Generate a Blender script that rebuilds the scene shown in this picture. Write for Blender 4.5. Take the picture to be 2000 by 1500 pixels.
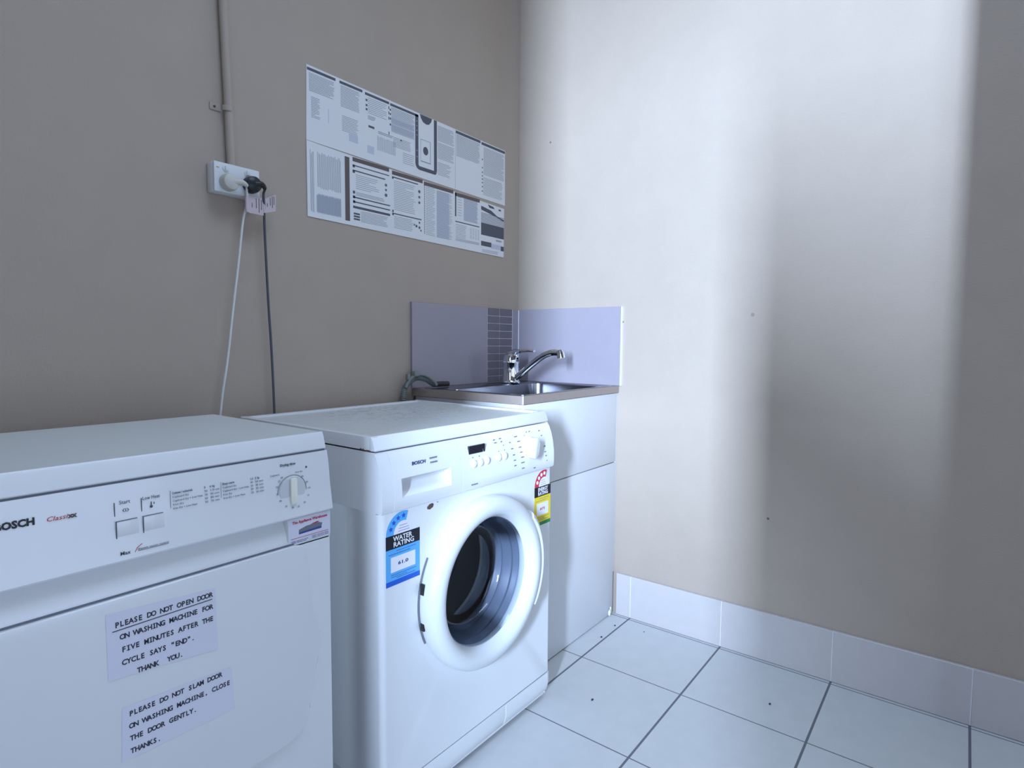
import bpy, bmesh, math, random
from mathutils import Vector, Matrix
random.seed(7)
PI = math.pi
for o in list(bpy.data.objects):
    bpy.data.objects.remove(o)
S = bpy.context.scene
COL = S.collection

# ------------------------------------------------------------------ camera
cd = bpy.data.cameras.new('camera')
cam = bpy.data.objects.new('camera', cd)
COL.objects.link(cam)
cd.sensor_fit = 'HORIZONTAL'; cd.sensor_width = 36.0
cd.lens = 1149.6 / 2000 * 36.0
cd.clip_start = 0.02
_y, _p, _r = math.radians(37.667), math.radians(-3.915), math.radians(0.379)
fw = Vector((math.cos(_y) * math.cos(_p), math.sin(_y) * math.cos(_p), math.sin(_p)))
rt = Vector((math.sin(_y), -math.cos(_y), 0)); up = rt.cross(fw)
rt2 = rt * math.cos(_r) + up * math.sin(_r)
up2 = -rt * math.sin(_r) + up * math.cos(_r)
M = Matrix((rt2, up2, -fw)).transposed().to_4x4()
M.translation = Vector((-1.947, -1.473, 1.0065))
cam.matrix_world = M
S.camera = cam

# ------------------------------------------------------------------ world, lights, exposure
S.view_settings.view_transform = 'Standard'
S.view_settings.look = 'None'
S.view_settings.gamma = 1.0
S.view_settings.use_curve_mapping = False
S.view_settings.exposure = 0.0

w = bpy.data.worlds.new('sky'); S.world = w; w.use_nodes = True
bg = w.node_tree.nodes['Background']
bg.inputs[0].default_value = (0.62, 0.74, 1.0, 1); bg.inputs[1].default_value = 1.0


def area(name, loc, target, sx, sy, power, color, spread=180):
    l = bpy.data.lights.new(name, 'AREA'); l.shape = 'RECTANGLE'
    l.size = sx; l.size_y = sy; l.energy = power; l.color = color
    l.spread = math.radians(spread)
    o = bpy.data.objects.new(name, l); COL.objects.link(o)
    o.location = loc
    d = Vector(target) - Vector(loc)
    o.rotation_euler = d.to_track_quat('-Z', 'Y').to_euler()
    return o


# daylight that comes in through the narrow window behind the camera, and a soft added
# fill behind an invented window in the wall opposite the machines
area('side_window_daylight', (-6.7, -3.00, 2.05), (0, -0.75, 1.3), 0.28, 1.9, 1360, (0.53, 0.70, 0.98))
area('front_window_fill', (-1.75, -3.5, .85), (-1.1, 0, .4), 2.8, 1.1, 18.5, (0.53, 0.70, 0.98))
area('added_skylight_fill', (-1.15, -1.25, 3.0), (-1.15, -1.25, 0), 1.1, 0.8, 24, (0.53, 0.70, 0.98))  # ambient fill above an added skylight, no such source known

# ------------------------------------------------------------------ materials
def lin(c):
    return tuple(((v / 255) / 12.92 if v / 255 <= 0.04045 else ((v / 255 + 0.055) / 1.055) ** 2.4) for v in c)


def mat(name, rgb, rough=0.5, metal=0.0, mottle=0.0, scale=30, bump=0.0, bscale=300, coat=0.0, spec=None):
    m = bpy.data.materials.new(name); m.use_nodes = True
    nt = m.node_tree; b = nt.nodes['Principled BSDF']
    c = lin(rgb)
    b.inputs['Base Color'].default_value = (*c, 1)
    b.inputs['Roughness'].default_value = rough
    b.inputs['Metallic'].default_value = metal
    b.inputs['Coat Weight'].default_value = coat
    if spec is not None:
        b.inputs['Specular IOR Level'].default_value = spec
    geo = nt.nodes.new('ShaderNodeNewGeometry')
    if mottle:
        n = nt.nodes.new('ShaderNodeTexNoise'); n.inputs['Scale'].default_value = scale
        n.inputs['Detail'].default_value = 5
        nt.links.new(geo.outputs['Position'], n.inputs['Vector'])
        mx = nt.nodes.new('ShaderNodeMix'); mx.data_type = 'RGBA'
        mx.inputs[6].default_value = (*[v * (1 - mottle) for v in c], 1)
        mx.inputs[7].default_value = (*[min(1, v * (1 + mottle)) for v in c], 1)
        nt.links.new(n.outputs[0], mx.inputs[0])
        nt.links.new(mx.outputs[2], b.inputs['Base Color'])
    if bump:
        n2 = nt.nodes.new('ShaderNodeTexNoise'); n2.inputs['Scale'].default_value = bscale
        n2.inputs['Detail'].default_value = 3
        nt.links.new(geo.outputs['Position'], n2.inputs['Vector'])
        bp = nt.nodes.new('ShaderNodeBump'); bp.inputs['Strength'].default_value = bump
        bp.inputs['Distance'].default_value = 0.002
        nt.links.new(n2.outputs[0], bp.inputs['Height'])
        nt.links.new(bp.outputs[0], b.inputs['Normal'])
    return m


def math_node(nt, op, a, b=None, c=None):
    n = nt.nodes.new('ShaderNodeMath'); n.operation = op
    for i, v in enumerate((a, b, c)):
        if v is None:
            continue
        if isinstance(v, (int, float)):
            n.inputs[i].default_value = v
        else:
            nt.links.new(v, n.inputs[i])
    return n.outputs[0]


def wall_paint(name, rgb, spots=()):
    m = mat(name, rgb, rough=0.75, mottle=0.05, scale=9, bump=0.35, bscale=230)
    nt = m.node_tree; b = nt.nodes['Principled BSDF']
    geo = nt.nodes.new('ShaderNodeNewGeometry')
    cur = b.inputs['Base Color'].links[0].from_socket
    for (p, r, c) in spots:                         # small chips and scuffs in the paint
        d = nt.nodes.new('ShaderNodeVectorMath'); d.operation = 'DISTANCE'
        nt.links.new(geo.outputs['Position'], d.inputs[0]); d.inputs[1].default_value = p
        f = math_node(nt, 'LESS_THAN', d.outputs['Value'], r)
        mx = nt.nodes.new('ShaderNodeMix'); mx.data_type = 'RGBA'
        nt.links.new(f, mx.inputs[0]); nt.links.new(cur, mx.inputs[6])
        mx.inputs[7].default_value = (*lin(c), 1)
        cur = mx.outputs[2]
    nt.links.new(cur, b.inputs['Base Color'])
    return m


def floor_tiles():
    m = mat('floor_tile', (198, 200, 200), rough=0.42, mottle=0.06, scale=22, bump=0.08, bscale=120)
    nt = m.node_tree; b = nt.nodes['Principled BSDF']
    geo = nt.nodes.new('ShaderNodeNewGeometry')
    sp = nt.nodes.new('ShaderNodeSeparateXYZ'); nt.links.new(geo.outputs['Position'], sp.inputs[0])

    def grout(sock, off, half):
        a = math_node(nt, 'ADD', sock, off + 33.0 * 3 + 0.165)
        f = math_node(nt, 'MODULO', a, 0.33)
        g = math_node(nt, 'SUBTRACT', f, 0.165)
        return math_node(nt, 'LESS_THAN', math_node(nt, 'ABSOLUTE', g), half)
    gx = grout(sp.outputs[0], 0.354, 0.0018)
    gy = grout(sp.outputs[1], 0.5346, 0.0030)
    g = math_node(nt, 'MAXIMUM', gx, gy)
    cur = b.inputs['Base Color'].links[0].from_socket
    mx = nt.nodes.new('ShaderNodeMix'); mx.data_type = 'RGBA'
    nt.links.new(g, mx.inputs[0]); nt.links.new(cur, mx.inputs[6])
    mx.inputs[7].default_value = (*lin((104, 106, 114)), 1)
    nt.links.new(mx.outputs[2], b.inputs['Base Color'])
    r = math_node(nt, 'MULTIPLY_ADD', g, 0.4, 0.42)
    nt.links.new(r, b.inputs['Roughness'])
    return m


def worktop_dusty(name, rgb, cx, cy):
    """enamel lid with a film of dust and faint swirls of dried powder"""
    m = mat(name, rgb, rough=0.38)
    nt = m.node_tree; b = nt.nodes['Principled BSDF']
    geo = nt.nodes.new('ShaderNodeNewGeometry')
    n = nt.nodes.new('ShaderNodeTexNoise'); n.inputs['Scale'].default_value = 26
    n.inputs['Detail'].default_value = 8; n.inputs['Distortion'].default_value = 2.5
    nt.links.new(geo.outputs['Position'], n.inputs['Vector'])
    d = nt.nodes.new('ShaderNodeVectorMath'); d.operation = 'DISTANCE'
    nt.links.new(geo.outputs['Position'], d.inputs[0]); d.inputs[1].default_value = (cx, cy, 0.82)
    near = nt.nodes.new('ShaderNodeMapRange')
    nt.links.new(d.outputs['Value'], near.inputs[0])
    near.inputs[1].default_value = 0.04; near.inputs[2].default_value = 0.24
    near.inputs[3].default_value = 1; near.inputs[4].default_value = 0.12
    st = nt.nodes.new('ShaderNodeMapRange'); nt.links.new(n.outputs[0], st.inputs[0])
    st.inputs[1].default_value = 0.48; st.inputs[2].default_value = 0.62
    k = math_node(nt, 'MULTIPLY', st.outputs[0], near.outputs[0])
    mx = nt.nodes.new('ShaderNodeMix'); mx.data_type = 'RGBA'
    nt.links.new(k, mx.inputs[0])
    mx.inputs[6].default_value = (*lin(rgb), 1); mx.inputs[7].default_value = (*lin((172, 174, 180)), 1)
    nt.links.new(mx.outputs[2], b.inputs['Base Color'])
    r = math_node(nt, 'MULTIPLY_ADD', k, 0.3, 0.36); nt.links.new(r, b.inputs['Roughness'])
    return m


WALL = (171, 157, 143)
M_wl = wall_paint('beige_wall_paint', WALL)
M_wr = wall_paint('beige_wall_paint_scuffed', WALL, [((0, -.478, 1.088), .0035, (120, 105, 95)),
    ((0, -.151, 1.789), .004, (120, 112, 90)), ((0, -.998, .459), .004, (120, 90, 60)), ((0, -.93, 1.103), .006, (140, 132, 128))])
M_ceil = mat('white_ceiling_paint', (225, 225, 222), 0.8)
M_floor = floor_tiles()
M_skirt = mat('skirting_tile', (192, 186, 184), rough=0.35, mottle=0.04, scale=30)
M_grout = mat('white_grout', (228, 228, 230), 0.8)
M_enamel = mat('white_enamel', (233, 234, 235), rough=0.3, coat=0.2)
M_enamel_w = mat('white_enamel_washer', (234, 235, 236), rough=0.28, coat=0.2)
M_plastic = mat('white_plastic', (216, 218, 219), rough=0.35)
M_btn = mat('warm_white_plastic', (246, 244, 228), rough=0.4)
M_knob = mat('white_knob_plastic', (238, 238, 230), rough=0.3)
M_lidw = worktop_dusty('lid_dusty_white', (212, 215, 212), -.86, -.22)
M_lidd = mat('lid_grey_white', (212, 215, 212), rough=0.42, mottle=0.03, scale=20)
M_seam = mat('dark_seam', (112, 115, 126), 0.8)
M_black = mat('black_plastic', (20, 20, 24), 0.4)
M_ink = mat('black_ink', (50, 50, 62), 0.7)
M_inkg = mat('grey_ink', (120, 124, 134), 0.8)
M_inkl = mat('pale_grey_ink', (192, 196, 206), 0.8)
M_inkp = mat('newsprint_grey_ink', (142, 147, 156), 0.8)
M_inkd = mat('dark_grey_ink', (84, 86, 96), 0.7)
M_inkb = mat('brown_grey_ink', (98, 86, 84), 0.7)
M_red = mat('red_ink', (190, 50, 70), 0.6)
M_navy = mat('navy_ink', (34, 48, 110), 0.6)
M_blue = mat('blue_ink', (60, 75, 150), 0.6)
M_paper = mat('white_paper', (222, 222, 222), 0.75)
M_paper2 = mat('notice_paper', (226, 225, 238), 0.7)
M_cyan = mat('light_blue_label', (92, 176, 236), 0.45)
M_dblue = mat('deep_blue_label', (22, 92, 205), 0.45)
M_labblack = mat('black_label', (14, 18, 32), 0.45)
M_lred = mat('red_label', (205, 52, 78), 0.45)
M_yel = mat('yellow_label', (232, 208, 50), 0.45)
M_grn = mat('green_label', (30, 140, 70), 0.45)
M_white = mat('white_label', (236, 234, 238), 0.5)
M_pink = mat('pale_pink_tag', (196, 180, 184), 0.6)
M_brown = mat('rust_stain', (96, 72, 66), 0.7)
M_splash = mat('mauve_grey_tile', (152, 145, 153), rough=0.25, mottle=0.04, scale=60)
M_mosaic = mat('taupe_mosaic_tile', (104, 99, 104), rough=0.3, mottle=0.12, scale=40)
M_wood = mat('brown_laminate', (150, 136, 128), rough=0.45, mottle=0.10, scale=50)
M_steel = mat('stainless_steel', (142, 142, 148), rough=0.2, metal=1.0, bump=0.03)
M_chrome = mat('chrome', (225, 228, 232), rough=0.06, metal=1.0)
M_cab = mat('cabinet_white', (214, 215, 216), rough=0.35)
M_hose = mat('grey_hose_plastic', (108, 114, 112), rough=0.5)
M_hook = mat('grey_hook_plastic', (126, 132, 130), rough=0.5)
M_rubber = mat('dark_grey_rubber', (62, 64, 70), 0.5)
M_drum = mat('drum_steel', (58, 62, 76), rough=0.45, metal=0.6)
M_gasket = mat('door_gasket_grey', (112, 118, 130), 0.45)
M_cordw = mat('white_cord', (214, 214, 212), 0.5)
M_cordb = mat('dark_cord', (70, 74, 84), 0.5)
M_plugw = mat('cream_plug', (200, 196, 186), 0.45)
M_display = mat('display_dark', (34, 32, 44), 0.15)
M_door = mat('painted_door', (214, 214, 210), 0.5)
M_orange = mat('orange_mark', (214, 120, 50), 0.5)
M_dirt = mat('dark_crumb', (52, 46, 46), 0.8)
M_speckw = mat('white_sealant', (240, 242, 248), 0.3)

M_glass = bpy.data.materials.new('porthole_glass'); M_glass.use_nodes = True
_nt = M_glass.node_tree
for _n in list(_nt.nodes):
    if _n.type != 'OUTPUT_MATERIAL': _nt.nodes.remove(_n)
_out = _nt.nodes['Material Output']
_tr = _nt.nodes.new('ShaderNodeBsdfTransparent'); _tr.inputs[0].default_value = (.80, .84, .90, 1)
_gl = _nt.nodes.new('ShaderNodeBsdfGlossy'); _gl.inputs['Roughness'].default_value = .02
_gl.inputs[0].default_value = (.9, .95, 1, 1)
_fr = _nt.nodes.new('ShaderNodeFresnel'); _fr.inputs[0].default_value = 1.5
_mx = _nt.nodes.new('ShaderNodeMixShader')
_nt.links.new(_fr.outputs[0], _mx.inputs[0]); _nt.links.new(_tr.outputs[0], _mx.inputs[1])
_nt.links.new(_gl.outputs[0], _mx.inputs[2]); _nt.links.new(_mx.outputs[0], _out.inputs['Surface'])

# ------------------------------------------------------------------ helpers
WL = {}        # world location of every object built here


def link(name, me, parent, ms, smooth=None, loc=None):
    if smooth is not None:
        for p in me.polygons:
            p.use_smooth = True
        me.set_sharp_from_angle(angle=smooth)
    vs = [v.co for v in me.vertices]
    if loc is None:
        lo = Vector((min(v.x for v in vs), min(v.y for v in vs), min(v.z for v in vs)))
        hi = Vector((max(v.x for v in vs), max(v.y for v in vs), max(v.z for v in vs)))
        loc = Vector(((lo.x + hi.x) / 2, (lo.y + hi.y) / 2, lo.z))
    me.transform(Matrix.Translation(-loc))
    o = bpy.data.objects.new(name, me)
    for m in (ms if isinstance(ms, (list, tuple)) else [ms]):
        me.materials.append(m)
    COL.objects.link(o)
    if parent is not None:
        o.parent = parent; o.location = loc - WL[parent.name]
    else:
        o.location = loc
    WL[o.name] = Vector(loc)
    return o


def thing(name, label, cat, loc, group=None):
    o = bpy.data.objects.new(name, None); COL.objects.link(o)
    o.empty_display_size = 0.1
    o.location = loc; WL[o.name] = Vector(loc)
    return tag(o, label, cat, group)


def tag(o, label, cat, group=None):
    o['label'] = label; o['category'] = cat
    if group: o['group'] = group
    return o


def lab(o, label):
    o['label'] = label
    return o


class MB:
    def __init__(s): s.bm = bmesh.new(); s.mi = 0

    def _setm(s, f):
        f.material_index = s.mi

    def box(s, x0, x1, y0, y1, z0, z1, bev=0, seg=2):
        r = bmesh.ops.create_cube(s.bm, size=1)
        vs = r['verts']
        for v in vs:
            v.co = Vector(((x0 + x1) / 2 + v.co.x * (x1 - x0), (y0 + y1) / 2 + v.co.y * (y1 - y0), (z0 + z1) / 2 + v.co.z * (z1 - z0)))
        es = list({e for v in vs for e in v.link_edges})
        fs = list({f for v in vs for f in v.link_faces})
        for f in fs: s._setm(f)
        if bev:
            r = bmesh.ops.bevel(s.bm, geom=es, offset=bev, segments=seg, affect='EDGES', profile=0.5, clamp_overlap=True)
            for f in r['faces']: s._setm(f)
        return s

    def prism(s, pts, axis, a, b, bev=0, seg=2):
        """polygon pts in the two other axes, extruded along axis from a to b"""
        def mk(p, t):
            q = list(p); q.insert(axis, t); return Vector(q)
        lo = [s.bm.verts.new(mk(p, a)) for p in pts]
        hi = [s.bm.verts.new(mk(p, b)) for p in pts]
        n = len(pts); fs = [s.bm.faces.new(lo), s.bm.faces.new(hi[::-1])]
        es = []
        for i in range(n):
            fs.append(s.bm.faces.new((lo[i], hi[i], hi[(i + 1) % n], lo[(i + 1) % n])))
        for f in fs: s._setm(f)
        if bev:
            es = [e for v in lo + hi for e in v.link_edges]
            rim = list({e for e in es if not (e.verts[0] in lo) ^ (e.verts[1] in lo)})
            r = bmesh.ops.bevel(s.bm, geom=rim, offset=bev, segments=seg, affect='EDGES', profile=0.5, clamp_overlap=True)
            for f in r['faces']: s._setm(f)
        return s

    def lathe(s, prof, c, axis=1, n=64, a0=0, a1=2 * PI, flip=False):
        """prof: (radius, position along axis)"""
        full = abs(a1 - a0 - 2 * PI) < 1e-6
        cols = []
        m = n if full else n + 1
        for i in range(m):
            a = a0 + (a1 - a0) * i / n
            col = []
            for (r, t) in prof:
                if axis == 1: p = (c[0] + r * math.cos(a), t, c[1] + r * math.sin(a))
                elif axis == 2: p = (c[0] + r * math.cos(a), c[1] + r * math.sin(a), t)
                else: p = (t, c[0] + r * math.cos(a), c[1] + r * math.sin(a))
                col.append(s.bm.verts.new(p))
            cols.append(col)
        for i in range(n):
            A, B = cols[i], cols[(i + 1) % m]
            for j in range(len(prof) - 1):
                if prof[j][0] < 1e-7:
                    vs = (A[j], B[j + 1], A[j + 1])
                elif prof[j + 1][0] < 1e-7:
                    vs = (A[j], B[j], A[j + 1])
                else:
                    vs = (A[j], B[j], B[j + 1], A[j + 1])
                try:
                    s._setm(s.bm.faces.new(vs))
                except ValueError:
                    pass
        return s

    def tube(s, pts, rad, n=12, cap=True):
        pts = [Vector(p) for p in pts]
        R = rad if callable(rad) else (lambda t: rad)
        rings = []; prev = None
        for i, p in enumerate(pts):
            d = (pts[min(i + 1, len(pts) - 1)] - pts[max(i - 1, 0)]).normalized()
            if prev is None:
                u = d.orthogonal().normalized()
            else:
                u = (prev - d * prev.dot(d)).normalized()
            prev = u; v = d.cross(u); r = R(i / (len(pts) - 1))
            rings.append([s.bm.verts.new(p + u * r * math.cos(2 * PI * k / n) + v * r * math.sin(2 * PI * k / n)) for k in range(n)])
        for A, B in zip(rings, rings[1:]):
            for k in range(n):
                s._setm(s.bm.faces.new((A[k], A[(k + 1) % n], B[(k + 1) % n], B[k])))
        if cap:
            s._setm(s.bm.faces.new(rings[0][::-1])); s._setm(s.bm.faces.new(rings[-1]))
        return s

    def quad(s, x0, x1, z0, z1, y, t=0.0002):
        """thin slab of ink facing -y"""
        return s.box(min(x0, x1), max(x0, x1), y - t, y + 0.0001, min(z0, z1), max(z0, z1))

    def build(s, name, ms, parent=None, smooth=0.6, clean=False):
        if clean:
            bmesh.ops.remove_doubles(s.bm, verts=s.bm.verts, dist=1e-6)
        bmesh.ops.recalc_face_normals(s.bm, faces=s.bm.faces)
        me = bpy.data.meshes.new(name); s.bm.to_mesh(me); s.bm.free()
        return link(name, me, parent, ms, smooth)


def smoothpts(P, n=8, closed=False):
    """Catmull-Rom"""
    P = [Vector(p) for p in P]; out = []
    for i in range(len(P) - 1):
        p0 = P[max(i - 1, 0)]; p1 = P[i]; p2 = P[i + 1]; p3 = P[min(i + 2, len(P) - 1)]
        for k in range(n):
            t = k / n
            out.append(0.5 * ((2 * p1) + (-p0 + p2) * t + (2 * p0 - 5 * p1 + 4 * p2 - p3) * t * t + (-p0 + 3 * p1 - 3 * p2 + p3) * t ** 3))
    out.append(P[-1]); return out


def glyphs(txt, size, bold=0.0, spacing=1.0, align='LEFT', shear=0.0):
    c = bpy.data.curves.new('t', 'FONT'); c.body = txt; c.size = size; c.offset = bold
    c.extrude = 0.00012; c.space_character = spacing; c.align_x = align; c.resolution_u = 2
    c.shear = shear
    o = bpy.data.objects.new('t', c); COL.objects.link(o)
    me = bpy.data.meshes.new_from_object(o)
    bpy.data.objects.remove(o); bpy.data.curves.remove(c)
    return me


def text(mb, txt, x, z, y, size, width=None, bold=0.0, mono=0.0, rot=0.0, shear=0.0, slant=0.0, sx=1.0, align='LEFT'):
    """writes txt into MB mb on the plane y, facing -y, starting at (x, z).  mono: fixed pitch"""
    def put(me, T):
        me.transform(T)
        n0 = len(s_bm.faces)
        s_bm.from_mesh(me)
        s_bm.faces.ensure_lookup_table()
        for f in s_bm.faces[n0:]: f.material_index = mb.mi
        bpy.data.meshes.remove(me)
    s_bm = mb.bm
    base = Matrix.Translation((x, y, z)) @ Matrix.Rotation(PI / 2, 4, 'X') @ Matrix.Rotation(rot, 4, 'Z')
    if mono:
        for i, ch in enumerate(txt):
            if ch == ' ':
                continue
            me = glyphs(ch, size, bold, align='CENTER')
            if ch in 'MWmw':
                me.transform(Matrix.Diagonal((0.80, 1, 1, 1)))
            elif ch in '.,"':
                pass
            else:
                me.transform(Matrix.Diagonal((0.86, 1, 1, 1)))
            put(me, base @ Matrix.Translation(((i + .5) * mono, (i + .5) * mono * slant, 0)))
            if ch == 'I':
                h = size * 0.70; wd = size * 0.21; th = size * 0.085
                for zz in (th / 2, h - th / 2):
                    bb = bmesh.new(); bmesh.ops.create_cube(bb, size=1)
                    bmesh.ops.transform(bb, matrix=Matrix.Diagonal((wd * 2, th, 0.00024, 1)), verts=bb.verts)
                    bmesh.ops.translate(bb, vec=((i + .5) * mono, zz + (i + .5) * mono * slant, 0), verts=bb.verts)
                    m2 = bpy.data.meshes.new('b'); bb.to_mesh(m2); bb.free(); put(m2, base)
    else:
        me = glyphs(txt, size, bold, shear=shear, align=align)
        k = sx
        if width:
            xs = [v.co.x for v in me.vertices]
            k = width / max(1e-6, max(xs) - min(xs))
        put(me, base @ Matrix.Diagonal((k, 1, 1, 1)))
    return mb


def plate_hole(mb, x0, x1, z0, z1, cx, cz, r, y, n=96):
    """flat plate at depth y with a round hole"""
    angs = [2 * PI * i / n for i in range(n)]
    for X, Z in ((x0, z0), (x1, z0), (x1, z1), (x0, z1)):
        a = math.atan2(Z - cz, X - cx) % (2 * PI)
        k = min(range(n), key=lambda i: abs(angs[i] - a)); angs[k] = a
    inn, out = [], []
    for a in angs:
        c, s_ = math.cos(a), math.sin(a)
        t = min([t for t in ((x1 - cx) / c if c > 1e-9 else 9e9, (x0 - cx) / c if c < -1e-9 else 9e9,
                             (z1 - cz) / s_ if s_ > 1e-9 else 9e9, (z0 - cz) / s_ if s_ < -1e-9 else 9e9) if t > 0])
        inn.append(mb.bm.verts.new((cx + r * c, y, cz + r * s_)))
        out.append(mb.bm.verts.new((cx + t * c, y, cz + t * s_)))
    for i in range(n):
        j = (i + 1) % n
        mb._setm(mb.bm.faces.new((inn[i], inn[j], out[j], out[i])))


# ------------------------------------------------------------------ room shell
XB, YF, H = -3.3, -3.2, 2.7        # walls behind the camera, ceiling height


def struct(o):
    o['kind'] = 'structure'; return o


struct(MB().box(XB - .1, .1, YF - .1, .1, -.08, 0).build('floor', M_floor, smooth=None))
KX0, KX1, KY0, KY1 = -1.7, -.6, -1.65, -.85          # invented skylight opening that lets the overhead fill in
mb = MB()
mb.box(XB - .1, KX0, YF - .1, .1, H, H + .08); mb.box(KX1, .1, YF - .1, .1, H, H + .08)
mb.box(KX0, KX1, YF - .1, KY0, H, H + .08); mb.box(KX0, KX1, KY1, .1, H, H + .08)
struct(mb.build('ceiling', M_ceil, smooth=None))
mb = MB()
for a, b, c, d in ((KX0 - .02, KX0, KY0 - .02, KY1 + .02), (KX1, KX1 + .02, KY0 - .02, KY1 + .02), (KX0, KX1, KY0 - .02, KY0), (KX0, KX1, KY1, KY1 + .02)):
    mb.box(a, b, c, d, H - .004, H + .32)
struct(mb.build('added_skylight_frame', M_door, smooth=None))  # frame of the added skylight, there only for the fill light
struct(MB().box(XB - .1, .1, 0, .1, 0, H).build('wall_left', M_wl, smooth=None))
struct(MB().box(0, .1, YF - .1, 0, 0, H).build('wall_right', M_wr, smooth=None))
# wall behind the camera with the narrow window the daylight comes through
DY0, DY1, DZ0, DZ = -2.30, -1.49, .90, 2.45  # jambs and sill shaped to trim the daylight beam
mb = MB()
mb.box(XB - .1, XB, YF, DY0, 0, H); mb.box(XB - .1, XB, DY1, 0, 0, H); mb.box(XB - .1, XB, DY0, DY1, DZ, H); mb.box(XB - .1, XB, DY0, DY1, 0, DZ0)
struct(mb.build('wall_back', M_wl, smooth=None))
mb = MB()
for a, b in ((DY0, DY0 + .03), (DY1 - .03, DY1)):
    mb.box(XB - .11, XB + .012, a, b, DZ0, DZ)
mb.box(XB - .11, XB + .012, DY0, DY1, DZ - .03, DZ); mb.box(XB - .11, XB + .012, DY0, DY1, DZ0, DZ0 + .03)
struct(mb.build('window_2', M_door, smooth=None))
# unseen leaf added to block the lower beam, in place of a person's shadow
HXa, HYa, HXb, HYb = XB + .02, DY0 + .035, -2.70, -1.764
d_ = Vector((HXb - HXa, HYb - HYa, 0)).normalized(); n_ = Vector((-d_.y, d_.x, 0)) * .019
leaf = [(HXa + n_.x, HYa + n_.y), (HXb + n_.x, HYb + n_.y), (HXb - n_.x, HYb - n_.y), (HXa - n_.x, HYa - n_.y)]
struct(MB().prism(leaf, 2, DZ0 + .035, 1.68, bev=.002).build('beam_block_leaf', M_door, smooth=None))
# unseen short pier added to cut off the right side of the beam
struct(MB().box(-1.05, -.95, -2.05, -1.68, 0, H).build('beam_block_pier', M_wl, smooth=None))
# wall with an invented window for the soft fill light
WX0, WX1, WZ0, WZ1 = -3.15, -.30, .12, 1.45
mb = MB()
mb.box(XB, WX0, YF - .1, YF, 0, H); mb.box(WX1, 0, YF - .1, YF, 0, H)
mb.box(WX0, WX1, YF - .1, YF, 0, WZ0); mb.box(WX0, WX1, YF - .1, YF, WZ1, H)
struct(mb.build('wall_front', M_wl, smooth=None))
mb = MB()
for a, b in ((WX0, WX0 + .04), (WX1 - .04, WX1), ((WX0 + WX1) / 2 - .02, (WX0 + WX1) / 2 + .02)):
    mb.box(a, b, YF - .08, YF - .02, WZ0, WZ1)
mb.box(WX0, WX1, YF - .08, YF - .02, WZ0, WZ0 + .04); mb.box(WX0, WX1, YF - .08, YF - .02, WZ1 - .04, WZ1)
struct(mb.build('added_front_window', M_door, smooth=None))

# tiled skirting along the right wall: tiles with white joints between
def skirting():
    mb = MB(); h = .157
    seams = [-.5346 - .33 * k for k in range(9)]
    edges = [-.478, -.5346] + seams[1:]
    prev = edges[0]
    for e in edges[1:]:
        e = max(e, YF)
        mb.mi = 0; mb.box(-.012, 0, e + .0011, prev - .0011, 0.001, h, bev=.0012, seg=1)
        prev = e
        if e <= YF: break
    mb.mi = 1; mb.box(-.0106, 0, YF, -.478, 0.001, h - .0015)
    return struct(mb.build('baseboard_right', [M_skirt, M_grout], smooth=None))


skirting()

# ------------------------------------------------------------------ splashback behind the sink
sb = thing('splashback', 'mauve grey tiled splashback with a taupe mosaic strip behind the sink', 'splashback', (-.3, -.004, .855))
Z0, Z1 = .8556, 1.1435
lab(MB().box(-.596, -.206, -.009, 0, Z0, Z1, bev=.0008, seg=1).build('tile', M_splash, sb), 'wide mauve grey tile left of the mosaic')
MB().box(-.049, -.010, -.009, 0, Z0, Z1, bev=.0008, seg=1).build('tile', M_splash, sb)
MB().box(-.009, 0, -.474, -.009, Z0, Z1 + .001, bev=.0008, seg=1).build('tile', M_splash, sb)
mb = MB(); mb.mi = 1; mb.box(-.2065, -.0485, -.0072, 0, Z0, Z1)
mb.mi = 0
zt = Z1
k = 0
while zt > Z0 + .002:
    zb = max(zt - .0293, Z0)
    for a, b in ((-.2035, -.1325), (-.1295, -.0525)):
        mb.box(a, b, -.0092, 0, zb + .0013, zt - .0008 if k else zt, bev=.0008, seg=1)
    zt = zb; k += 1
mb.build('mosaic_strip', [M_mosaic, M_grout], sb)
mb = MB(); mb.box(-.0115, -.0088, -.0115, -.0088, Z0, Z1)
mb.box(-.0095, 0, -.4765, -.474, Z0, Z1)
mb.build('sealant_bead', M_grout, sb)

# ------------------------------------------------------------------ sink cabinet and benchtop
cab = thing('sink_cabinet', 'white laundry sink cabinet under the brown benchtop in the corner', 'cabinet', (-.3, -.23, 0))
mb = MB()
mb.box(-.585, -.568, -.448, -.012, .001, .829, bev=.001)
mb.box(-.020, -.013, -.448, -.012, .001, .829, bev=.001)
mb.box(-.568, -.020, -.03, -.012, .02, .829)
mb.box(-.568, -.020, -.448, -.012, .02, .036)
mb.build('carcass', M_cab, cab)
MB().box(-.583, -.016, -.465, -.449, .5765, .829, bev=.0012).build('front_panel', M_cab, cab)
MB().box(-.583, -.016, -.465, -.449, .004, .5735, bev=.0012).build('door', M_cab, cab)
MB().box(-.0145, -.0002, -.462, -.44, .158, .829, bev=.001).build('filler_strip', M_cab, cab)
mb = MB()
bmesh.ops.create_icosphere(mb.bm, subdivisions=2, radius=.008, matrix=Matrix.Translation((-.045, -.4685, .0135)) @ Matrix.Diagonal((1.1, .5, 1.5, 1)))
bmesh.ops.create_icosphere(mb.bm, subdivisions=2, radius=.006, matrix=Matrix.Translation((-.038, -.4685, .028)) @ Matrix.Diagonal((.8, .4, 1.2, 1)))
lab(mb.build('sealant_blob', M_speckw, cab), 'white blob at the foot of the door')

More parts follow.
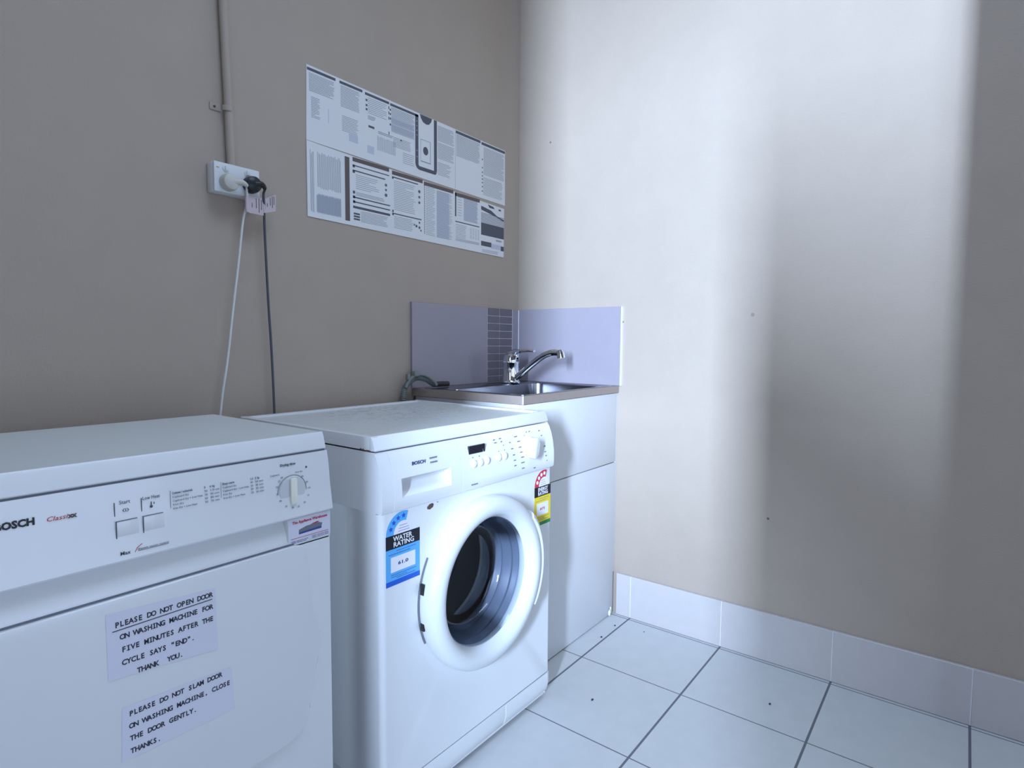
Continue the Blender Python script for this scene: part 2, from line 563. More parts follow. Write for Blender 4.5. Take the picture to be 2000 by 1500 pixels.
bt = thing('benchtop', 'brown laminate benchtop holding the steel sink', 'benchtop', (-.3, -.23, .83))
BX0, BX1, BY0, BY1 = -.590, -.0005, -.466, -.0005
# ring of four boards round the sink cut-out
mb = MB()
SX0, SX1, SY0, SY1 = -.556, -.075, -.440, -.135       # bowl opening
mb.box(BX0, SX0 - .006, BY0 + .001, BY1, .8305, .855); mb.box(SX1 + .006, BX1, BY0 + .001, BY1, .8305, .855)
mb.box(SX0 - .006, SX1 + .006, BY0 + .001, SY0 - .006, .8305, .855); mb.box(SX0 - .006, SX1 + .006, SY1 + .006, BY1, .8305, .855)
mb.build('slab', M_wood, bt, smooth=None)
mb = MB(); mb.box(BX0 + .002, BX1, BY0 - .0006, BY0 + .002, .8305, .855)
mb.box(BX0 - .0006, BX0 + .002, BY0 + .002, BY1, .8305, .855)
mb.build('edge_strip', M_wood, bt, smooth=None)
lab(MB().box(BX0 - .0008, BX0 + .002, BY0 - .0008, BY0 + .002, .831, .8555).build('corner_joint', M_grout, bt, smooth=None), 'white corner joint of the edging')

# stainless sink: rim plate with a rounded bowl
sk = thing('sink', 'stainless steel laundry sink set into the brown benchtop', 'sink', (-.3, -.275, .7))


def rrect(x0, x1, y0, y1, r, n=8):
    out = []
    for (cx, cy, a0) in ((x1 - r, y1 - r, 0), (x0 + r, y1 - r, PI / 2), (x0 + r, y0 + r, PI), (x1 - r, y0 + r, 1.5 * PI)):
        for i in range(n + 1):
            a = a0 + PI / 2 * i / n
            out.append((cx + r * math.cos(a), cy + r * math.sin(a)))
    return out


mb = MB()
rings = [(-.578, -.022, -.458, -.036, .018, .8552), (-.577, -.023, -.457, -.037, .018, .8572),
         (-.572, -.028, -.452, -.042, .016, .8576), (-.570, -.030, -.450, -.044, .016, .8568),
         (SX0 - .004, SX1 + .004, SY0 - .004, SY1 + .004, .052, .8564),
         (SX0, SX1, SY0, SY1, .050, .853), (SX0 + .004, SX1 - .004, SY0 + .004, SY1 - .004, .048, .79),
         (SX0 + .014, SX1 - .014, SY0 + .014, SY1 - .014, .042, .67), (SX0 + .035, SX1 - .035, SY0 + .035, SY1 - .035, .03, .655)]
prev = None
for (a, b, c, d, r, z) in rings:
    vs = [mb.bm.verts.new((x, y, z)) for x, y in rrect(a, b, c, d, r)]
    if prev:
        for i in range(len(vs)):
            j = (i + 1) % len(vs)
            mb.bm.faces.new((prev[i], prev[j], vs[j], vs[i]))
    prev = vs
mb.bm.faces.new(prev)
mb.build('bowl', M_steel, sk, smooth=0.7)
mb = MB(); mb.lathe([(0, .6585), (.022, .6585), (.030, .6575), (.031, .6555)], ((SX0 + SX1) / 2, (SY0 + SY1) / 2), axis=2, n=24)
mb.build('drain', M_chrome, sk)

# mixer tap
TX, TY = -.182, -.105
tp = thing('mixer_tap', 'chrome single lever mixer tap behind the sink bowl', 'tap', (TX, TY, .858))
mb = MB()
mb.lathe([(0, .858), (.036, .858), (.036, .862), (.0325, .866), (.0305, .872), (.0300, .930), (.0312, .934), (.0312, .938)], (TX, TY), axis=2, n=40)
mb.build('body', M_chrome, tp)
# lever: dome plus a tapering handle toward the room
mb = MB()
mb.lathe([(.0312, .9395), (.0310, .952), (.027, .9645), (.017, .972), (0, .9745)], (TX, TY), axis=2, n=40)
L = smoothpts([(TX, TY + .006, .966), (TX, TY - .025, .975), (TX, TY - .055, .981), (TX, TY - .085, .982), (TX, TY - .108, .980)], 6)
mb.tube(L, lambda t: .0145 - .0075 * t, 14)
for v in mb.bm.verts:                                     # flatten the handle part
    if v.co.y < TY - .03:
        v.co.z = .980 + (v.co.z - .980) * .62
        v.co.x = TX + (v.co.x - TX) * 1.15
mb.build('lever', M_chrome, tp)
mb = MB()
Sp = smoothpts([(TX, TY - .012, .872), (TX, TY - .045, .892), (TX, TY - .10, .932), (TX, TY - .145, .961), (TX, TY - .18, .974), (TX, TY - .205, .976), (TX, TY - .222, .973)], 8)
mb.tube(Sp, lambda t: .0125 - .0012 * t, 16)
spo = mb.build('spout', M_chrome, tp)
mb = MB(); mb.tube([(TX, TY - .218, .982), (TX, TY - .2225, .9735), (TX, TY - .2265, .956)], .0138, 20)
mb.build('aerator', M_chrome, spo)

# ------------------------------------------------------------------ washing machine
WX, WX2 = -1.206, -.604
wm = thing('washing_machine', 'white front loading washing machine with round porthole, standing beside the sink cabinet', 'washing machine', (-.905, -.30, 0))
FY = -.577      # front plane of the body
CX, CZ = -.905, .4465
mb = MB()
z_lo, z_hi = .086, .668
xr0, xr1 = WX + .012, WX2 - .012
plate_hole(mb, xr0, xr1, z_lo, z_hi, CX, CZ, .155, FY)
# rounded front edges, sides and back
prof = []
for i in range(6):
    a = PI / 2 * i / 5
    prof.append((math.sin(a) * .012, 1 - math.cos(a)))
for sgn, xe in ((-1, xr0), (1, xr1)):
    pts = [(xe + sgn * .012 * math.sin(PI / 2 * i / 6), FY + .012 - .012 * math.cos(PI / 2 * i / 6)) for i in range(7)]
    pts += [(xe + sgn * .012, -.545), (xe + sgn * .012, -.505), (xe + sgn * .0085, -.498), (xe + sgn * .0085, -.462), (xe + sgn * .012, -.455),
            (xe + sgn * .012, -.10), (xe + sgn * .012, -.045)]
    for (xa, ya), (xb, yb) in zip(pts, pts[1:]):
        mb.bm.faces.new([mb.bm.verts.new(p) for p in ((xa, ya, z_lo), (xb, yb, z_lo), (xb, yb, z_hi), (xa, ya, z_hi))])
# upper and lower part of the side walls (above and below the moulded channel)
for sgn, xe in ((-1, WX), (1, WX2)):
    for za, zb in ((.012, z_lo), (z_hi, .790)):
        mb.box(min(xe, xe - sgn * .002), max(xe, xe - sgn * .002), -.562, -.045, za, zb)
mb.box(WX, WX2, -.047, -.045, .012, .79)
mb.box(WX + .004, WX2 - .004, -.560, -.047, .010, .014)
for X in (WX, WX2):
    for Y in (-.53, -.09):
        c = X + (.045 if X == WX else -.045)
        mb.lathe([(0, .0005), (.02, .0005), (.02, .012), (0, .012)], (c, Y), axis=2, n=16)
body = mb.build('cabinet_body', M_enamel_w, wm, smooth=0.6, clean=True)
# grey rubber gasket lining the opening
mb = MB(); mb.lathe([(.1545, FY + .0005), (.1510, -.572), (.1470, -.562), (.1485, -.556), (.1400, -.540), (.1385, -.534), (.1405, -.530), (.1330, -.516), (.1300, -.512), (.1330, -.505), (.165, -.500)], (CX, CZ), n=80)
mb.build('door_gasket', M_gasket, wm)
# drum behind the glass, with lifter ribs
mb = MB(); mb.lathe([(.150, -.499), (.225, -.492), (.232, -.480), (.232, -.14), (.20, -.12), (0, -.115)], (CX, CZ), n=72)
for k in range(3):
    a = math.radians(20 + 120 * k); c, q = math.cos(a), math.sin(a); t = Vector((-q, 0, c))
    P0 = [Vector((CX + c * r, 0, CZ + q * r)) + t * o_ for r, o_ in ((.233, -.03), (.185, -.006), (.185, .006), (.233, .03))]
    lo = [mb.bm.verts.new((p.x, -.46, p.z)) for p in P0]; hi = [mb.bm.verts.new((p.x, -.16, p.z)) for p in P0]
    mb.bm.faces.new(lo)
    for i in range(3): mb.bm.faces.new((lo[i], lo[i + 1], hi[i + 1], hi[i]))
lab(mb.build('drum', M_drum, wm), 'dark steel drum behind the glass')
# lower panel
mb = MB()
mb.prism([(FY, .083), (FY, .05), (FY + .006, .028), (FY + .022, .010), (-.50, .010), (-.50, .083)], 0, WX + .003, WX2 - .003, bev=.002)
mb.build('kick_panel', M_enamel_w, wm)
mb = MB(); mb.prism([(FY - .0008, .079), (FY - .0008, .05), (FY + .0052, .028), (FY + .017, .0155), (-.55, .0155), (-.55, .079)], 0, -.803, WX2 - .01)
mb.quad(-.672, -.655, .0745, .0765, FY - .001)
fl = mb.build('filter_flap', M_enamel_w, wm)
# lid
mb = MB()
mb.box(WX + .017, WX2 - .017, -.548, -.060, .800, .8150)
mb.mi = 1
for a, b in ((WX, WX + .0180), (WX2 - .0180, WX2)):
    mb.prism([(-.045, .792), (-.552, .792), (-.552, .8205), (-.045, .8205)], 0, a, b, bev=.003)
mb.box(WX + .002, WX2 - .002, -.0605, -.046, .795, .8200)
mb.prism([(-.5500, .7925), (-.5622, .7925), (-.5632, .7950), (-.5572, .8125), (-.5505, .8208), (-.545, .8208), (-.545, .7925)], 0, WX - .0003, WX2 + .0003, bev=.0015)
lid = mb.build('lid', [M_lidw, M_enamel_w], wm, smooth=0.5)
# rusty chips at the lid seam, left side
mb = MB()
for y0, y1, z in ((-.549, -.535, .7925), (-.528, -.524, .794), (-.520, -.517, .7945)):
    mb.box(WX - .0006, WX + .002, y0, y1, z - .0022, z + .0012)
lab(mb.build('rust_chip', M_brown, wm), 'dark rust chips under the lid edge')
# control fascia, bulging; its drawer handle recess is cut into the profile on the left
PROF = [(-.5605, .7895), (-.567, .781), (-.5745, .762), (-.5800, .740), (-.5835, .715), (-.5840, .690), (-.5830, .6725), (-.5800, .669), (-.5700, .669)]


def panel_y(z):
    for (ya, za), (yb, zb) in zip(PROF, PROF[1:]):
        if zb <= z <= za:
            return ya + (yb - ya) * (za - z) / (za - zb)
    return PROF[0][0]


def strip(mb, x0, x1, pr, back=-.55):
    mb.prism([(back, pr[0][1])] + pr + [(back, pr[-1][1])], 0, x0, x1)


mb = MB()
XS = -.9775
strip(mb, XS + .0006, WX2 + .0005, PROF)
fas = mb.build('control_panel', M_enamel_w, wm, smooth=0.7)
mb = MB(); strip(mb, WX - .0005, WX + .030, [(y + .0006, z) for y, z in PROF])
mb.build('corner_trim', M_enamel_w, wm, smooth=0.7)
# detergent drawer front with hand recess
mb = MB()
RX0, RX1, RZ0, RZ1 = -1.155, -1.012, .694, .733
dx0, dx1 = WX + .0306, XS - .0006
strip(mb, dx0, RX0, PROF); strip(mb, RX1, dx1, PROF)
top = [p for p in PROF if p[1] > RZ1] + [(panel_y(RZ1), RZ1)]
bot = [(panel_y(RZ0), RZ0)] + [p for p in PROF if p[1] < RZ0]
strip(mb, RX0, RX1, top); strip(mb, RX0, RX1, bot)
# sloping scooped recess floor
N = 8
sc = [(panel_y(RZ1) + .022 * math.cos(PI / 2 * (i / N)) ** .6, RZ1 - (RZ1 - RZ0) * (i / N)) for i in range(N + 1)]
mb.prism([(-.552, RZ1)] + sc + [(-.552, RZ0)], 0, RX0, RX1)
dr = mb.build('detergent_drawer', M_enamel_w, wm, smooth=0.7)
# program knob
mb = MB(); KX, KZ = -.716, .737
mb.lathe([(0, -.5765), (.0285, -.5765), (.0285, -.5815), (.027, -.5832), (.0, -.5832)], (KX, KZ), n=48)
kb = mb.build('program_knob', M_knob, wm)
mb = MB()
g = [(-.0145, -.0265), (.0145, -.0265), (.0145, .0265), (-.0145, .0265)]
mb.prism([(KX + x, KZ + z) for x, z in rrect(-.0125, .0125, -.0265, .0265, .0115, 6)], 1, -.6050, -.582, bev=.003)
bmesh.ops.rotate(mb.bm, cent=(KX, 0, KZ), matrix=Matrix.Rotation(math.radians(10), 3, 'Y'), verts=mb.bm.verts)
mb.build('grip', M_knob, kb)
# buttons
for bx, bz in ((-.936, .729), (-.913, .729), (-.889, .7295), (-.8445, .7305), (-.8215, .7305)):
    mb = MB(); py = panel_y(bz)
    mb.lathe([(.0072, py + .004), (.0072, py - .003), (.0060, py - .0048), (0, py - .0054)], (bx, bz), n=24)
    for v in mb.bm.verts: v.co.z = bz + (v.co.z - bz) * 1.25
    mb.build('button', M_btn, wm)
# display
mb = MB(); py = panel_y(.7500)
mb.prism([(-.947, .7515), (-.8985, .7515), (-.8985, .7705), (-.947, .7705)], 1, py - .0006, py + .004)
mb.prism([(-.895, .7515), (-.891, .7515), (-.891, .7705), (-.895, .7705)], 1, py - .0006, py + .004)
mb.build('display', M_display, wm, smooth=None)
# printed marks on the fascia
mb = MB()
text(mb, 'BOSCH', -1.1225, .7545, panel_y(.758) - .0012, .0105, width=.038, bold=.00025)
nv = mb.build('printed_logo', M_navy, wm, smooth=None)
mb = MB()
for (x, z, l) in ((-1.071, .760, .024), (-1.071, .751, .025)):
    xx = x
    while xx < x + l - .003:
        wd = random.uniform(.0025, .005); mb.quad(xx, xx + wd, z, z + .0035, panel_y(z) - .0008); xx += wd + .0012
for (x, z, l) in ((-.770, .7690, .014), (-.762, .7563, .012), (-.760, .7415, .011), (-.757, .7285, .011), (-.755, .7155, .014), (-.755, .7015, .015), (-.752, .6865, .011),
                  (-.795, .7580, .007), (-.792, .7420, .009), (-.788, .7260, .009), (-.786, .7125, .009), (-.784, .6985, .009), (-.662, .7720, .008), (-.656, .7590, .006),
                  (-.650, .7300, .008), (-.650, .7150, .008), (-.646, .7040, .007), (-.640, .6900, .004), (-.700, .6790, .009), (-.716, .7750, .004), (-.704, .7750, .006),
                  (-.728, .7670, .003), (-.9455, .6795, .022), (-.8530, .7710, .008), (-.8520, .7640, .010), (-.8300, .7715, .009), (-.8270, .7640, .007), (-.8200, .7545, .004),
                  (-.9380, .7420, .003), (-.9150, .7420, .003), (-.8420, .7430, .002), (-.8190, .7430, .002), (-.733, .7555, .002), (-.735, .7270, .002), (-.733, .7190, .002)):
    xx = x
    while xx < x + l - .0005:
        wd = min(random.uniform(.0018, .004), x + l - xx); mb.quad(xx, xx + wd, z, z + .0028, panel_y(z + .0014) - .0006); xx += wd + .0008
mb.build('printed_marks', M_inkg, wm, smooth=None)

# door: white ring, glass bowl, handle, hinge slots
mb = MB()
RING = [(.1585, FY + .004), (.1985, FY + .001), (.2015, -.585), (.2020, -.598), (.2000, -.610), (.1940, -.6195), (.1840, -.6250), (.174, -.6262), (.1655, -.6235),
        (.1590, -.616), (.1535, -.606), (.1500, -.5960), (.1490, -.585), (.1585, FY + .004)]
mb.lathe(RING, (CX, CZ), n=96)
door = mb.build('door', M_plastic, wm, smooth=0.9, clean=True)
mb = MB()
for a0, a1 in ((-34, 38),):
    A0, A1 = math.radians(a0), math.radians(a1)
    hp = [(.176, -.590), (.2015, -.588), (.2165, -.589), (.2200, -.594), (.2190, -.6035), (.2110, -.6160), (.2000, -.6230), (.192, -.6205), (.176, -.60)]
    n = 28; cols = []
    for i in range(n + 1):
        t = i / n; a = A0 + (A1 - A0) * t
        k = min(1, math.sin(PI * t) * 2.2) ** .5 if 0 < t < 1 else 0
        cols.append([mb.bm.verts.new((CX + (.176 + (r - .176) * (.86 + .14 * k)) * math.cos(a), y, CZ + (.176 + (r - .176) * (.86 + .14 * k)) * math.sin(a))) for r, y in hp])
    for A, B in zip(cols, cols[1:]):
        for j in range(len(hp)):
            jj = (j + 1) % len(hp); mb.bm.faces.new((A[j], B[j], B[jj], A[jj]))
    mb.bm.faces.new(cols[0]); mb.bm.faces.new(cols[-1][::-1])
mb.build('handle', M_plastic, door, smooth=0.8)
mb = MB()
GL = [(.1502, -.5965), (.1480, -.5975), (.1455, -.592), (.1400, -.575), (.1340, -.550), (.1270, -.530), (.1180, -.521), (.100, -.5175), (0, -.516)]
mb.lathe(GL, (CX, CZ), n=96)
mb.build('glass', M_glass, door, smooth=1.2)
for zz, hh in ((.487, .012), (.405, .008)):
    mb = MB(); a = math.asin((zz - CZ) / .2010)
    x = CX - .2022 * math.cos(a)
    mb.box(x - .0022, x + .003, -.592, -.581, zz - hh, zz + hh, bev=.001)
    mb.build('hinge_slot', M_black, door)
mb = MB(); mb.lathe([(.2040, FY - .0004), (.2040, FY - .0012), (.2025, FY - .0016), (.2015, -.58)], (CX, CZ), n=48, a0=math.radians(150), a1=math.radians(205))
mb.build('door_gap', M_seam, wm)
# brown scuff where a sticker was torn away
mb = MB()
mb.prism([(-1.080, .6575), (-1.073, .6625), (-1.064, .6635), (-1.0605, .660), (-1.063, .6545), (-1.072, .6510), (-1.079, .6530)], 1, FY - .0006, FY)
mb.quad(-1.050, -1.0475, .6615, .6635, FY - .0004)
lab(mb.build('torn_sticker_mark', M_brown, wm, smooth=None), 'brown oval mark below the drawer')


def star_label(parent, name, x0, x1, zs, mats, title, arc_m, star_m, body_m, foot_m, value, label):
    """rating label: arc of stars, black title band, coloured body with a white window, foot stripe"""
    zA, zB, zC, zF, zE = zs                          # top of arc, top / bottom of band, top of the foot, end
    y = FY - .0003; W = x1 - x0
    o = MB(); o.mi = 0; o.quad(x0, x1, zE, zB, y + .0001)
    lbl = lab(o.build(name, body_m, parent, smooth=None), label)
    R1 = zA - zB; cx, cz = x0 + R1 * 1.02, zB; r0 = R1 * .56
    o = MB(); n = 24
    a0, a1 = math.radians(72), math.radians(180)
    pts = [(cx + R1 * math.cos(a0 + (a1 - a0) * i / n), cz + R1 * math.sin(a0 + (a1 - a0) * i / n)) for i in range(n + 1)]
    pts += [(cx + r0 * math.cos(a1 - (a1 - a0) * i / n), cz + r0 * math.sin(a1 - (a1 - a0) * i / n)) for i in range(n + 1)]
    o.prism(pts, 1, y - .0001, y + .0002); o.build('star_arc', arc_m, lbl, smooth=None)
    o = MB()
    inn = [(cx + r0 * .98 * math.cos(PI * i / n), cz + r0 * .98 * math.sin(PI * i / n)) for i in range(n + 1)]
    o.prism(inn, 1, y - .0001, y + .0002); o.build('white_arch', M_white, lbl, smooth=None)
    o = MB()
    for d in (158, 135, 112, 88):
        a = math.radians(d); px, pz = cx + (R1 + r0) / 2 * math.cos(a), cz + (R1 + r0) / 2 * math.sin(a)
        rr = R1 * .115
        if star_m is M_white:
            o.prism([(px + rr * math.cos(k * PI / 6), pz + rr * math.sin(k * PI / 6)) for k in range(12)], 1, y - .0004, y)
        else:
            o.prism([(px + (rr if k % 2 == 0 else rr * .5) * 1.15 * math.cos(PI / 2 + k * PI / 5), pz + (rr if k % 2 == 0 else rr * .5) * 1.15 * math.sin(PI / 2 + k * PI / 5)) for k in range(10)], 1, y - .0004, y)
    o.build('stars', star_m, lbl, smooth=None)
    MB().quad(x0, x1, zC, zB, y - .0001).build('title_band', M_labblack, lbl, smooth=None)
    o = MB(); hz = (zB - zC)
    for t, z in zip(title, (zB - hz * .46, zC + hz * .12)):
        text(o, t, x0 + W * .21, z, y - .0005, hz * .50, width=W * (.56 if len(t) < 6 else .60), bold=.0003)
    o.build('title_text', M_white, lbl, smooth=None)
    MB().quad(x0, x1, zE, zF, y - .0001).build('foot_stripe', foot_m, lbl, smooth=None)
    o = MB(); wz1 = zC - (zC - zF) * .26; wz0 = zC - (zC - zF) * .74
    o.quad(x0 + W * .14, x1 - W * .14, wz0, wz1, y - .0001); o.build('window', M_white, lbl, smooth=None)
    o = MB(); text(o, value, x0 + W * .34, (wz0 + wz1) / 2 - .003, y - .0005, .0095, width=W * .30, bold=.0002)
    o.build('value_text', M_red if star_m is M_white else M_navy, lbl, smooth=None)
    o = MB()
    for z, xa, xb in ((zC - (zC - zF) * .08, .3, .85), (zC - (zC - zF) * .16, .08, .7), (wz0 - .005, .14, .9), (wz0 - .009, .15, .6), (wz0 - .0125, .3, .85)):
        xx = x0 + W * xa
        while xx < x0 + W * xb:
            wd = random.uniform(.002, .005); o.quad(xx, xx + wd, z - .0012, z, y - .0001); xx += wd + .0009
    for z, xa, xb in ((zB + R1 * .35, .40, .62), (zB + R1 * .22, .38, .66), (zB + R1 * .10, .36, .66)):
        xx = x0 + W * xa
        while xx < x0 + W * xb:
            wd = random.uniform(.0015, .003); o.quad(xx, xx + wd, z, z + .001, y - .0001); xx += wd + .0008
    o.build('fine_print', M_blue if star_m is not M_white else M_inkg, lbl, smooth=None)
    return lbl


star_label(wm, 'water_rating_label', -1.1935, -1.102, (.6655, .6205, .5925, .5275, .517), None, ('WATER', 'RATING'), M_cyan, M_dblue, M_cyan, M_dblue, '61.0', 'light blue water rating label with four stars')
star_label(wm, 'energy_rating_label', -.6855, -.609, (.6655, .6220, .5950, .5245, .515), None, ('ENERGY', 'RATING'), M_lred, M_white, M_yel, M_grn, '875', 'yellow energy rating label with a red star arc')

# ------------------------------------------------------------------ clothes dryer
DX0, DX1 = -1.908, -1.310
dy = thing('clothes_dryer', 'white clothes dryer with paper notices on its door, left of the washing machine', 'clothes dryer', (-1.61, -.34, 0))
mb = MB()
GX = -1.3965
mb.box(DX0, DX1, -.545, -.130, .012, .8115, bev=.003)
mb.box(GX, DX1 - .001, -.563, -.53, .650, .702, bev=.002)               # right end beside the grip channel
mb.box(DX0 + .001, DX1 - .001, -.563, -.53, .015, .658, bev=.004)
for X in (DX0 + .05, DX1 - .05):
    for Y in (-.49, -.18):
        mb.lathe([(0, .0005), (.02, .0005), (.02, .013), (0, .013)], (X, Y), axis=2, n=16)
mb.build('cabinet_body', M_enamel, dy)
mb = MB()
mb.prism([(-.130, .8135), (-.549, .8135), (-.5505, .8150), (-.5435, .8385), (-.5405, .8430), (-.130, .8430)], 0, DX0, DX1, bev=.002)
mb.build('lid', [M_lidd], dy)
mb = MB(); mb.prism([(-.539, .8130), (-.5492, .8130), (-.5515, .8150), (-.5445, .8390), (-.5412, .8435), (-.5385, .8435)], 0, DX0 + .0005, DX1 - .0005)
mb.build('lid_edge', M_enamel, dy)
DP = [(-.5515, .8100), (-.5550, .79), (-.5590, .753), (-.5650, .715), (-.5675, .7055), (-.5660, .7030), (-.560, .7025), (-.549, .7055)]


def dpy(z):
    for (ya, za), (yb, zb) in zip(DP, DP[1:]):
        if zb <= z <= za:
            return ya + (yb - ya) * (za - z) / (za - zb)
    return DP[0][0]


mb = MB(); mb.prism([(-.53, .8100)] + DP + [(-.53, .7055)], 0, DX0 - .0005, DX1 + .0025, bev=.0012)
mb.build('control_panel', M_enamel, dy)
mb = MB(); mb.box(DX0 + .001, DX1 - .001, -.5488, -.54, .8098, .8137)
mb.build('seam', M_seam, dy)
mb = MB(); mb.prism([(-.544, .704), (-.5475, .70), (-.5560, .68), (-.5615, .664), (-.563, .658), (-.563, .655), (-.54, .655)], 0, DX0 + .002, GX + .001)
mb.build('grip_channel', M_enamel, dy)
# door with its bowed right edge
dpts = [(-1.868, .3075), (-1.46, .3065), (-1.41, .3075), (-1.385, .314), (-1.368, .332), (-1.3625, .352), (-1.3610, .395), (-1.3555, .415), (-1.3440, .438), (-1.3375, .462), (-1.3385, .482),
        (-1.3440, .505), (-1.3540, .535), (-1.3600, .560), (-1.3630, .630), (-1.3660, .645), (-1.374, .6525), (-1.388, .6555), (-1.868, .6555), (-1.878, .650), (-1.882, .64), (-1.882, .325), (-1.878, .312)]
mb = MB(); mb.prism(dpts, 1, -.5698, -.562, bev=.0022, seg=3)
dd = mb.build('door', M_enamel, dy, smooth=0.5)
# dark gap above the door
MB().box(-1.866, -1.386, -.5645, -.56, .6562, .6586).build('door_gap', M_seam, dy, smooth=None)
# timer dial
mb = MB(); QX, QZ = -1.384, .7505
py = dpy(QZ)
mb.lathe([(.0245, py + .003), (.0245, py - .0010), (.0240, py - .0016), (.0, py - .0016)], (QX, QZ), n=48)
kn = mb.build('timer_knob', M_plastic, dy)
mb = MB(); mb.prism([(QX + x, QZ + z) for x, z in rrect(-.0062, .0062, -.0225, .0225, .004, 4)], 1, py - .0075, py - .0015, bev=.002)
mb.build('grip', M_btn, kn)
mb = MB()
mb.lathe([(.0262, py - .0002), (.0268, py - .0006), (.0274, py - .0002)], (QX, QZ), n=48)
mb.build('dial_ring', M_inkg, dy, smooth=None)
# push buttons: outline slots
for bx in (-1.6505, -1.6170):
    mb = MB(); mb.box(bx, bx + .027, dpy(.745) - .0012, -.55, .736, .7575, bev=.0004)
    mb.build('button', M_enamel, dy)
mb = MB()
for bx in (-1.6515, -1.6180):
    mb.quad(bx - .0005, bx + .0006, .7585, .785, dpy(.775) - .0008)
    mb.quad(bx - .0006, bx + .0007, .7345, .7595, dpy(.745) - .0013)
    mb.quad(bx, bx + .027, .7582, .7592, dpy(.7575) - .0010)
mb.build('button_slot', M_inkd, dy, smooth=None)
# printing on the fascia
def T(mb, t, x, z, size, **k):
    text(mb, t, x, z, dpy(z + size * .35) - .0012, size, **k)


mb = MB(); T(mb, 'BOSCH', -1.778, .7765, .0125, width=.039, bold=.0006); mb.build('printed_logo', M_black, dy, smooth=None)
mb = MB(); T(mb, 'Classi', -1.7275, .7765, .0085, width=.0225, shear=.25); mb.build('printed_name', M_red, dy, smooth=None)
mb = MB(); T(mb, 'xx', -1.7035, .7765, .0085, width=.0105, bold=.0005); lab(mb.build('printed_name', M_inkb, dy, smooth=None), 'dark red double x')
mb = MB()
T(mb, 'Start', -1.6455, .7815, .0072, width=.0135); T(mb, 'Low Heat', -1.6165, .7815, .0070, width=.0225)
yy = dpy(.772) - .0012
for (cx, cz) in ((-1.638, .7725),):
    mb.prism([(cx - .0042, cz), (cx - .0016, cz + .0028), (cx - .0016, cz + .0018), (cx - .003, cz), (cx - .0016, cz - .0018), (cx - .0016, cz - .0028)], 1, yy, yy + .0003)
    mb.prism([(cx + .0042, cz), (cx + .0016, cz - .0028), (cx + .0016, cz - .0018), (cx + .003, cz), (cx + .0016, cz + .0018), (cx + .0016, cz + .0028)], 1, yy, yy + .0003)
    mb.quad(cx - .0004, cx + .0004, cz - .0022, cz + .0022, yy)
mb.quad(-1.6062, -1.6050, .771, .7775, yy); mb.quad(-1.6024, -1.6014, .7735, .7765, yy)
mb.prism([(-1.6056 + .002 * math.cos(k * PI / 6), .7705 + .002 * math.sin(k * PI / 6)) for k in range(12)], 1, yy, yy + .0003)
mb.prism([(-1.3540 + .0017 * math.cos(k * PI / 6), .7865 + .0017 * math.sin(k * PI / 6)) for k in range(12)], 1, dpy(.7865) - .0009, dpy(.7865))
T(mb, 'Max', -1.6495, .7125, .0070, width=.0125, bold=.0001)
T(mb, 'thermic sensor control', -1.6275, .7145, .0038, width=.040)
mb.quad(-1.6275, -1.5875, .7133, .7139, dpy(.7136) - .0009)
mb.build('printed_marks', M_inkd, dy, smooth=None)
mb = MB(); yy = dpy(.718) - .0009
mb.tube([(-1.6365, yy, .7095), (-1.632, yy, .711), (-1.6275, yy, .7185), (-1.6215, yy, .7222)], .0004, 6)
mb.build('printed_swoosh', M_red, dy, smooth=None)
mb = MB()
rowsL = [('Cottons / coloureds', .7835, .029), ('Cupboard dry', .7778, .023), ('Cupboard dry + Low Heat', .7722, .043), ('Iron dry', .7668, .015), ('Iron dry + Low Heat', .7612, .034)]
for t, z, wd in rowsL:
    T(mb, t, -1.577, z - .0015, .0045, width=wd, bold=.00015 if z > .78 else 0)
rowsR = [('Easy-care', .7835, .019), ('Cupboard dry', .7778, .022), ('Cupboard dry + Low Heat', .7722, .042), ('Iron dry', .7668, .014), ('Iron dry + Low Heat', .7612, .035)]
for t, z, wd in rowsR:
    T(mb, t, -1.503, z - .0015, .0045, width=wd, bold=.00015 if z > .78 else 0)
for x, hdr, vals in ((-1.531, ('5', '6 kg'), (('90', '110 min'), ('70', '90 min'), ('60', '80 min'), ('50', '70 min'))),
                     (-1.458, ('1,5', '2 kg'), (('40', '50 min'), ('35', '45 min'), ('30', '35 min'), ('25', '30 min')))):
    T(mb, hdr[0], x, .7820, .0045, bold=.0001); T(mb, hdr[1], x + .0085, .7820, .0045, bold=.0001)
    for (a, b), z in zip(vals, (.7778, .7722, .7668, .7612)):
        T(mb, a, x, z - .0015, .0042, width=.0045); T(mb, b, x + .0085, z - .0015, .0042, width=.0135)
mb.quad(-1.5800, -1.5794, .760, .788, dpy(.774) - .0011); mb.quad(-1.5060, -1.5055, .760, .787, dpy(.774) - .0011)
T(mb, 'Drying time', -1.4035, .7945, .0055, width=.029, bold=.0003)
T(mb, 'Cupboard', -1.4230, .7805, .0040, width=.016); T(mb, 'Iron dry', -1.3765, .7795, .0040, width=.014)
for (x, z), t in zip(((-1.4045, .7745), (-1.4095, .7690), (-1.4145, .7600), (-1.4145, .7480), (-1.4105, .7360), (-1.4010, .7250), (-1.3895, .7205), (-1.3780, .7205), (-1.3660, .7250), (-1.3575, .7355), (-1.3560, .7480), (-1.3575, .7590), (-1.3655, .7700)),
                     ('60', '55', '50', '45', '40', '35', '30', '25', '20', '15', '110', '90', '80')):
    T(mb, t, x, z, .0045)
mb.build('printed_program_table', M_inkg, dy, smooth=None)
